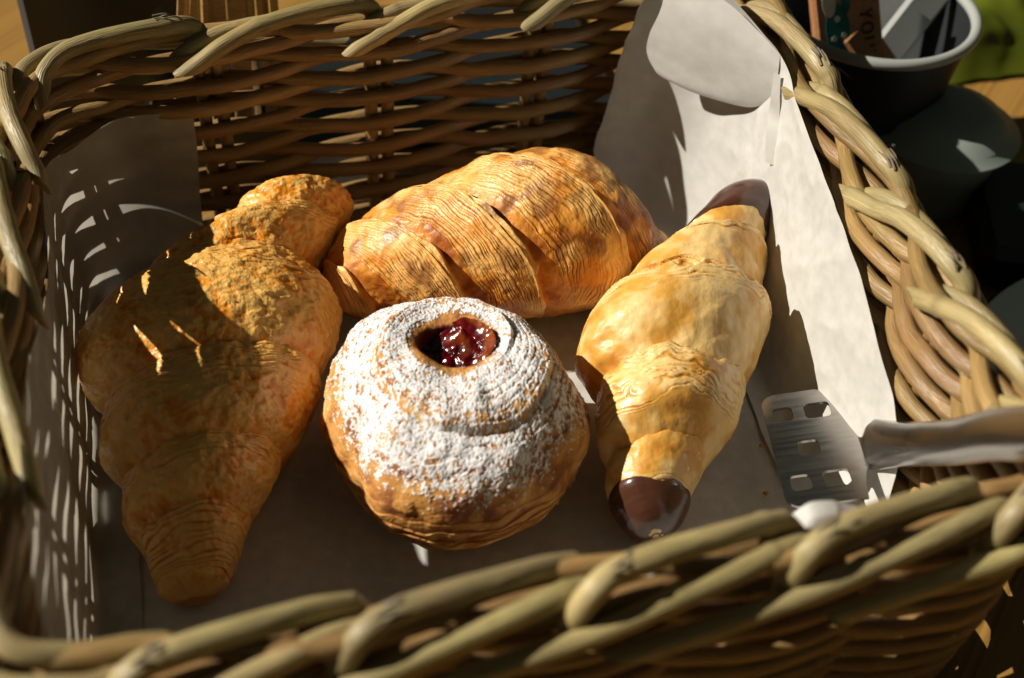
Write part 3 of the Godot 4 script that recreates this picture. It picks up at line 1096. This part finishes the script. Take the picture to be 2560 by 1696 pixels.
func rounded(w0: float, w1: float, h: float, r: float) -> PackedVector2Array:
	# outline of a blade: x from 0 to h, half widths w0 (start) and w1 (end)
	var out := PackedVector2Array()
	var cs := [[Vector2(0, -w0), Vector2(h, -w1)], [Vector2(h, -w1), Vector2(h, w1)], [Vector2(h, w1), Vector2(0, w0)], [Vector2(0, w0), Vector2(0, -w0)]]
	for i in 4:
		var p: Vector2 = cs[i][1]
		var a: Vector2 = cs[i][0]
		var b: Vector2 = cs[(i + 1) % 4][1]
		var rr := minf(r, minf((a - p).length(), (b - p).length()) * 0.49)
		var s := p + (a - p).normalized() * rr
		var e := p + (b - p).normalized() * rr
		for k in 7:
			var t := k / 6.0
			out.append(s.lerp(p, t).lerp(p.lerp(e, t), t))
	return out

func build_spatula() -> void:
	# blade lies in its own plane: x along the handle, y across, then is tipped into place
	var A := Vector3(6.82, 2.6, 7.85)     # middle of the front edge
	var B := Vector3(9.3, 3.1, 8.3)    # middle of the back edge
	var side := Vector3(-1.8, 0.0, 4.7).normalized()
	var ax := (B - A).normalized()
	side = (side - ax * side.dot(ax)).normalized()
	var up := side.cross(ax).normalized()
	if up.y < 0.0:
		up = -up
	var t := thing("serving_spatula", "stainless steel slotted serving spatula resting over the near right rim", "spatula", cm(A.x, A.y, A.z))
	t.transform.basis = Basis(ax, side, ax.cross(side))
	var blen := (B - A).length()
	var blade := CSGCombiner3D.new()
	blade.name = "slotted_blade"
	t.add_child(blade)
	var pg := CSGPolygon3D.new()
	pg.name = "blade_plate"
	var pts := PackedVector2Array()
	for k in 9:   # shoulders run in a hollow curve into the neck
		var f := k / 8.0 * PI * 0.5
		pts.append(Vector2(blen + 0.8 - 0.85 * cos(f), 2.45 - 1.75 * sin(f)))
	for k in 9:
		var f := (8 - k) / 8.0 * PI * 0.5
		pts.append(Vector2(blen + 0.8 - 0.85 * cos(f), -2.45 + 1.75 * sin(f)))
	for k in 7:
		var f := k / 6.0 * PI * 0.5
		pts.append(Vector2(0.5 - 0.5 * sin(f), -1.95 - 0.5 * cos(f)))
	for k in 7:
		var f := k / 6.0 * PI * 0.5
		pts.append(Vector2(0.5 - 0.5 * cos(f), 1.95 + 0.5 * sin(f)))
	var sc := PackedVector2Array()
	for p in pts:
		sc.append(p * 0.01)
	pg.polygon = sc
	pg.depth = 0.0011
	blade.add_child(pg)
	for s in [[0.28, -1.5, 0.66, 0.64], [0.28, 1.5, 0.66, 0.64], [0.8, 0.1, 0.7, 0.66], [1.32, -1.5, 0.85, 0.68], [1.32, 1.5, 0.85, 0.68]]:
		var q := CSGPolygon3D.new()
		q.name = "slot"
		q.operation = CSGShape3D.OPERATION_SUBTRACTION
		var rp := PackedVector2Array()
		for p in rounded(s[3] * 0.5, s[3] * 0.5, s[2], 0.2):
			rp.append((p + Vector2(s[0], s[1])) * 0.01)
		q.polygon = rp
		q.depth = 0.004
		q.position.z = 0.0015
		blade.add_child(q, true)
	blade.material_override = mats.steel
	pg.material = mats.steel
	# neck and handle: one bowed strip from the blade's back edge out over the rim
	var mid := [B - ax * 0.25, B + ax * 0.3, Vector3(9.6, 3.65, 8.95), Vector3(9.5, 4.7, 9.9), Vector3(9.35, 6.2, 11.2), Vector3(9.2, 8.0, 12.7), Vector3(8.9, 10.0, 14.2), Vector3(8.55, 11.8, 15.7), Vector3(8.2, 13.6, 17.2), Vector3(7.9, 15.0, 18.5)]
	var hw := [0.4, 0.8, 0.78, 0.68, 0.6, 0.6, 0.62, 0.64, 0.62, 0.4]
	var bow := [0.0, 0.1, 0.2, 0.26, 0.3, 0.3, 0.28, 0.26, 0.22, 0.1]
	var wide_end := Vector3(-0.09, -0.64, 0.76).normalized()
	var N := 120
	var M := 41
	var P := PackedVector3Array()
	var inv := t.transform.affine_inverse()
	for i in N:
		var u := float(i) / (N - 1)
		var c := cat3(mid, u)
		var T := (cat3(mid, u + 0.02) - cat3(mid, u - 0.02)).normalized()
		var W := side.lerp(wide_end, sm(0.1, 0.5, u)).normalized()
		W = (W - T * (W.dot(T) * 0.999)).normalized()
		var U := W.cross(T).normalized()
		if U.dot(Vector3(-0.8, 0.5, 0.1)) < 0.0:
			U = -U
		var lip := 0.08 + 0.42 * sm(0.2, 0.45, u)
		for j in M:
			# a bowed face with both long edges turned down
			var v := 2.0 * j / (M - 1) - 1.0
			var face := clampf(v / 0.74, -1.0, 1.0)
			var turned := clampf((absf(v) - 0.74) / 0.26, 0.0, 1.0)
			var w := cat1(hw, u)
			var lift := cat1(bow, u) * (1.0 - face * face * 0.9)
			P.append(inv * ((c + W * (w * face + signf(v) * 0.05 * sin(turned * PI * 0.5)) + U * (lift + 0.06 - lip * turned * turned)) * 0.01))
	part("handle", grid(N, M, P, PackedColorArray(), false, false), mats.steel, t)

# ---------------------------------------------------------------- things round the basket

func plane_xz(x0: float, z0: float, x1: float, z1: float, y: float, uvs: float) -> ArrayMesh:
	var P := PackedVector3Array([cm(x0, y, z0), cm(x0, y, z1), cm(x1, y, z0), cm(x1, y, z1)])
	var UV := PackedVector2Array([Vector2(x0, z0) * uvs, Vector2(x0, z1) * uvs, Vector2(x1, z0) * uvs, Vector2(x1, z1) * uvs])
	return grid(2, 2, P, PackedColorArray(), false, true, UV)

func build_table() -> void:
	var tb := part("table_top", box_mesh(160, 3, 130, 0.4), mats.table, self)
	tb.position = cm(5, -1.5, -10)
	tb.set_meta("kind", "structure")

func hearts_image() -> ImageTexture:
	var im := Image.create(256, 256, false, Image.FORMAT_RGB8)
	var n := FastNoiseLite.new()
	n.seed = 77
	n.frequency = 0.03
	var hs := [[0.42, 0.55, 0.2], [0.66, 0.34, 0.2], [0.2, 0.4, 0.13], [0.85, 0.7, 0.16], [0.12, 0.75, 0.12], [0.55, 0.85, 0.14], [0.3, 0.12, 0.13]]
	for y in 256:
		for x in 256:
			var v := 0.0
			for h in hs:
				var px: float = (x / 255.0 - h[0]) / h[2] * 2.4
				var py: float = (h[1] - y / 255.0) / h[2] * 2.4
				var q := px * px + py * py - 1.0
				var f := q * q * q - px * px * py * py * py
				v = maxf(v, 1.0 - clampf((f + 0.5) / 0.8, 0.0, 1.0))
			v *= 0.45 + 0.5 * n.get_noise_2d(x, y)
			var c := Color(0.06, 0.09, 0.1).lerp(Color(0.5, 0.64, 0.7), clampf(v, 0.0, 1.0))
			im.set_pixel(x, y, c)
	return ImageTexture.create_from_image(im)

func build_surroundings() -> void:
	# dark tin behind the basket
	var tin := thing("dark_tin", "tall dark navy box with faint pale heart shapes behind the basket's left corner", "box", cm(-13.0, 0, -17.5))
	var tm := mat(0.3, Color.WHITE, 0.5)
	tm.albedo_texture = hearts_image()
	tm.uv1_scale = Vector3(0.45, 0.3, 1)
	var body := part("tin_body", box_mesh(6.4, 16, 4, 0.25), tm, tin)
	body.position = cm(0, 8, 0)
	# wooden sticks in a low holder
	var hold := thing("stick_holder", "low dark holder for wooden sticks standing just behind the basket", "holder", cm(-8.8, 0, -12.9))
	var hb := part("holder_wall", lathe([Vector3(2.6, 0, 0), Vector3(2.9, 4.2, 0), Vector3(3.0, 4.3, 0), Vector3(2.85, 4.25, 0), Vector3(2.5, 0.3, 0), Vector3(0.02, 0.3, 0)], 40), mats.cup_dark, hold)
	hb.scale = Vector3(1, 1, 0.6)
	var sticks := [[-10.9, -1.15, 0.0, 0.26], [-10.55, -1.0, 0.35, 0.26], [-10.2, -0.9, 0.0, 0.26], [-9.95, -0.75, 0.3, 0.24], [-9.65, -0.7, 0.05, 0.26], [-9.35, -0.55, 0.45, 0.26], [-9.0, -0.4, 0.5, 0.7], [-8.4, -0.3, 0.75, 0.26], [-8.1, -0.25, 0.6, 0.75], [-7.55, -0.15, 0.35, 0.26], [-7.2, -0.1, 0.1, 0.26], [-6.9, 0.05, 0.3, 0.26], [-6.6, 0.0, 0.0, 0.3], [-7.8, -0.2, 0.9, 0.3]]
	for s in sticks:
		var len := 15.0 + rng.randf_range(-0.4, 0.4)
		var st := part("wooden_stick", box_mesh(s[3], len, 0.13, 0.03), mats.stick, self)
		st.position = cm(s[0] - s[1] * 0.6, 0.35 + len * 0.5, -12.6 - s[2])
		st.rotation = Vector3(-0.03, rng.randf_range(-0.4, 0.4), atan(-s[1] * -0.14))
		tag(st, "thin pale wooden stick standing in the bundle behind the basket's back rim", "stick", "wooden sticks standing behind the basket")
	var tray := part("slate_tray", box_mesh(19.0, 0.8, 11.0, 0.2), mats.black, self)
	tray.position = cm(-1.0, 0.41, -19.2)
	tag(tray, "low black tray on the table behind the basket, seen dark through the weave", "tray")
	# white napkin seen through the weave
	var nap := part("napkin", box_mesh(4.4, 0.25, 3.6, 0.1), mats.napkin, self)
	nap.position = cm(-4.6, 0.16, -12.2)
	nap.rotation.y = 0.2
	tag(nap, "white folded napkin on the table, glimpsed through the back wall's weave", "napkin")

	# dark paper cup with packets
	var cup := thing("paper_cup", "matte black paper cup with a rolled white rim, full of packets, beyond the right rim", "cup", cm(17.3, 0, -10.0))
	part("cup_wall", lathe([Vector3(0.02, 0.25, 0), Vector3(2.6, 0.25, 0), Vector3(2.75, 0.0, 0), Vector3(3.95, 7.2, 0), Vector3(3.85, 7.25, 0), Vector3(2.65, 0.4, 0), Vector3(0.02, 0.4, 0)], 72), mats.cup_dark, cup)
	var rim := TorusMesh.new()
	rim.inner_radius = 0.0378
	rim.outer_radius = 0.0424
	rim.rings = 72
	rim.ring_segments = 14
	var rm := part("rolled_rim", rim, mats.cup_white, cup)
	rm.position = cm(0, 7.3, 0)
	# kraft packet with a printed picture and a word
	var pk := thing("kraft_packet", "brown kraft paper packet with teal print and dark lettering, in the black cup", "packet", cm(16.0, 5.7, -8.8))
	pk.rotation = Vector3(-0.5, 0.1, 0.05)
	part("packet_body", box_mesh(3.0, 7.5, 0.5, 0.12), mats.kraft, pk)
	var lt := TextMesh.new()
	var fnt := SystemFont.new()
	fnt.font_names = PackedStringArray(["Droid Sans"])
	fnt.font_weight = 700
	lt.font = fnt
	lt.text = "YOUR"
	lt.font_size = 16
	lt.pixel_size = 0.0005
	lt.depth = 0.0001
	var word := part("printed_word", lt, mats.ink, pk)
	word.position = cm(0.75, 1.0, 0.27)
	word.rotation.z = -PI / 2.0
	for s in [[-0.55, 1.5, 0.55, 1.0, "teal"], [-0.45, -0.3, 0.5, 0.7, "cream"], [-0.45, -0.3, 0.3, 0.42, "green"], [-0.85, 2.6, 0.3, 0.6, "cream"], [-0.1, 2.6, 0.22, 0.55, "teal"], [-0.55, 1.9, 0.13, 0.13, "cream"], [-0.3, 1.2, 0.11, 0.11, "cream"], [-0.75, 1.15, 0.12, 0.12, "cream"]]:
		var cy := CylinderMesh.new()
		cy.top_radius = 0.01
		cy.bottom_radius = 0.01
		cy.height = 0.0001
		cy.radial_segments = 20
		var d := part("printed_shape", cy, mats[s[4]], pk)
		d.rotation.x = PI / 2.0
		d.scale = Vector3(s[2], 1.0, s[3])
		d.position = cm(s[0], s[1], 0.258 + 0.012 * (1 if s[4] == "teal" else (2 if s[4] == "cream" else 3)))
	var w1 := thing("white_packet", "plain white rounded packet leaning at the back of the black cup", "packet", cm(18.4, 6.7, -11.4))
	w1.rotation = Vector3(-0.35, -0.2, -0.45)
	part("packet_body", box_mesh(2.6, 6.5, 0.6, 0.28), mats.packet, w1)
	var band := part("printed_band", box_mesh(2.3, 0.3, 0.06, 0.02), mats.blue_ink, w1)
	band.position = cm(0, 1.6, 0.3)
	var w2 := thing("white_packet", "narrow white sachet with red and blue marks leaning over the black cup's right edge", "packet", cm(19.8, 7.2, -10.5))
	w2.rotation = Vector3(-0.5, 0.0, -0.75)
	part("packet_body", box_mesh(1.5, 7.0, 0.35, 0.15), mats.packet, w2)
	var b2 := part("printed_band", box_mesh(1.2, 0.22, 0.05, 0.02), mats.red_ink, w2)
	b2.position = cm(0, 2.0, 0.18)
	var b3 := part("printed_band", box_mesh(0.5, 0.3, 0.05, 0.02), mats.blue_ink, w2)
	b3.position = cm(0.2, 1.2, 0.18)
	var w3 := thing("kraft_packet", "small brown packet with a pale edge tucked beside the printed kraft packet", "packet", cm(17.3, 5.5, -8.7))
	w3.rotation = Vector3(-0.6, 0.25, 0.5)
	part("packet_body", box_mesh(1.6, 4.0, 0.4, 0.12), mats.kraft, w3)
	var pe := part("pale_edge", box_mesh(1.62, 0.35, 0.42, 0.1), mats.packet, w3)
	pe.position = cm(0, -1.6, 0)

	# cloudy plastic cup
	var pc := thing("plastic_cup", "small cloudy white plastic cup with a flared lip, behind the black cup", "cup", cm(19.9, 0, -6.9))
	part("cup_wall", lathe([Vector3(0.02, 0.1, 0), Vector3(1.9, 0.0, 0), Vector3(2.05, 0.15, 0), Vector3(2.6, 3.2, 0), Vector3(3.05, 3.3, 0), Vector3(3.1, 3.45, 0), Vector3(2.6, 3.6, 0), Vector3(2.3, 4.1, 0), Vector3(1.4, 4.5, 0), Vector3(0.02, 4.6, 0)], 64), mats.cloudy, pc)
	# plate
	var pl := thing("plate", "white plate on the table partly hidden behind the basket's right rim", "plate", cm(23.0, 0, 8.4))
	part("plate_disc", lathe([Vector3(0.02, 0.5, 0), Vector3(5.2, 0.5, 0), Vector3(6.0, 0.8, 0), Vector3(8.3, 1.5, 0), Vector3(8.5, 1.45, 0), Vector3(6.2, 0.4, 0), Vector3(5.0, 0.0, 0), Vector3(0.02, 0.0, 0)], 96, true), mats.plate, pl)
	# black case
	var bk := part("black_case", box_mesh(5.0, 2.0, 6.5, 0.4), mats.black, self)
	bk.position = cm(22.6, 1.0, -2.9)
	bk.rotation.y = -0.35
	tag(bk, "black rounded case on the table at the right edge, above the plate", "case")
	# lime cloth
	var rows := []
	for i in 5:
		var r := []
		for j in 5:
			var x := lerpf(23.6, 33.0, j / 4.0)
			var z := lerpf(-22.0, -14.2, i / 4.0)
			var e := minf(minf(i, 4 - i), minf(j, 4 - j))
			r.append(V3(x, 0.15 if e == 0 else 1.8 + 0.5 * sin(i * 2.1 + j * 1.7), z))
		rows.append(r)
	var lm := part("lime_cloth", sheet(rows, 50, 50, 0.3, 0.3, true), mats.lime, self)
	tag(lm, "rumpled lime green cloth on the table at the far right corner", "cloth")

	# crumbs on the paper
	for s in [[6.1, 9.55, 0.32], [6.3, 10.0, 0.2], [-9.4, 11.8, 0.12], [-4.4, 12.4, 0.1], [8.0, 1.8, 0.1], [1.2, 11.2, 0.12], [0.6, 10.4, 0.08], [-0.3, 11.6, 0.09], [3.9, 10.9, 0.1], [5.0, 11.6, 0.14], [-6.6, 11.0, 0.11], [-7.4, 9.6, 0.08], [6.6, 8.4, 0.1], [7.2, 6.4, 0.09], [-13.0, 4.6, 0.1], [5.7, 10.6, 0.08], [-1.8, 12.8, 0.1]]:
		var sp := SphereMesh.new()
		sp.radial_segments = 10
		sp.rings = 6
		sp.radius = 0.5
		sp.height = 1.0
		var src := sp.get_mesh_arrays()
		var vs: PackedVector3Array = src[Mesh.ARRAY_VERTEX]
		for i in vs.size():
			vs[i] *= (0.8 + 0.9 * na(vs[i] * 9.0 + Vector3(s[0], 0, s[1]), 0.5)) * s[2] * 0.02
			vs[i].y *= 0.5
		src[Mesh.ARRAY_VERTEX] = vs
		var am := ArrayMesh.new()
		am.add_surface_from_arrays(Mesh.PRIMITIVE_TRIANGLES, src)
		var cmat: StandardMaterial3D = mats.get("crumb") if mats.has("crumb") else mat(0.6, lin(0.55, 0.24, 0.04), 0.4)
		mats.crumb = cmat
		var cr := part("pastry_crumb", am, cmat, self)
		cr.position = cm(s[0], 1.25, s[1])
		if s[2] > 0.3:
			tag(cr, "largest orange pastry crumb on the parchment, left of the spatula blade", "crumb", "crumbs on the parchment")
		elif s[2] > 0.15:
			tag(cr, "second orange crumb just below the largest crumb beside the spatula", "crumb", "crumbs on the parchment")
		else:
			tag(cr, "tiny golden pastry crumb on the parchment at the basket floor", "crumb", "crumbs on the parchment")

# ---------------------------------------------------------------- the scene

func _ready() -> void:
	rng.seed = 20240
	noise_a.seed = 3
	noise_a.frequency = 1.0
	noise_a.fractal_octaves = 2
	noise_b.seed = 17
	noise_b.frequency = 1.0
	noise_b.fractal_octaves = 2

	var cam := Camera3D.new()
	cam.name = "camera"
	var right := Vector3(0.97294871, 0.03713212, 0.22801758)
	var up := Vector3(0.13352041, 0.71507448, -0.6861784)
	var back := Vector3(-0.18852882, 0.69806138, 0.69077289)
	cam.transform = Transform3D(Basis(right, up, back).orthonormalized(), Vector3(-0.09237912, 0.35705008, 0.33847872))
	var at := CameraAttributesPhysical.new()
	at.frustum_focal_length = 48.1
	at.frustum_focus_distance = 0.455
	at.exposure_aperture = 8.0
	cam.attributes = at
	cam.fov = 28.004
	cam.near = 0.01
	cam.far = 20.0
	add_child(cam)

	var env := Environment.new()
	env.background_mode = Environment.BG_SKY
	var sky := Sky.new()
	var sm_ := ProceduralSkyMaterial.new()
	sm_.sky_top_color = Color(0.56, 0.6, 0.54)
	sm_.sky_horizon_color = Color(0.7, 0.7, 0.58)
	sm_.ground_bottom_color = Color(0.3, 0.27, 0.2)
	sm_.ground_horizon_color = Color(0.55, 0.52, 0.44)
	sm_.sun_angle_max = 1.0
	sky.sky_material = sm_
	env.sky = sky
	env.background_energy_multiplier = 0.075
	env.tonemap_mode = Environment.TONE_MAPPER_LINEAR
	env.tonemap_exposure = 1.25
	env.sdfgi_enabled = true
	env.ssao_enabled = true
	env.ssil_enabled = true
	var we := WorldEnvironment.new()
	we.name = "surroundings"
	we.environment = env
	add_child(we)

	var sun := DirectionalLight3D.new()
	sun.name = "sun"
	sun.light_energy = 1.55
	sun.light_color = Color(1.0, 0.965, 0.91)
	sun.light_angular_distance = 0.5
	sun.shadow_enabled = true
	add_child(sun)
	sun.look_at_from_position(Vector3(-1.28, 1.0, -0.4), Vector3.ZERO)

	make_materials()
	build_table()
	build_basket()
	build_paper()
	build_rolls()
	build_danish()
	build_spatula()
	build_surroundings()
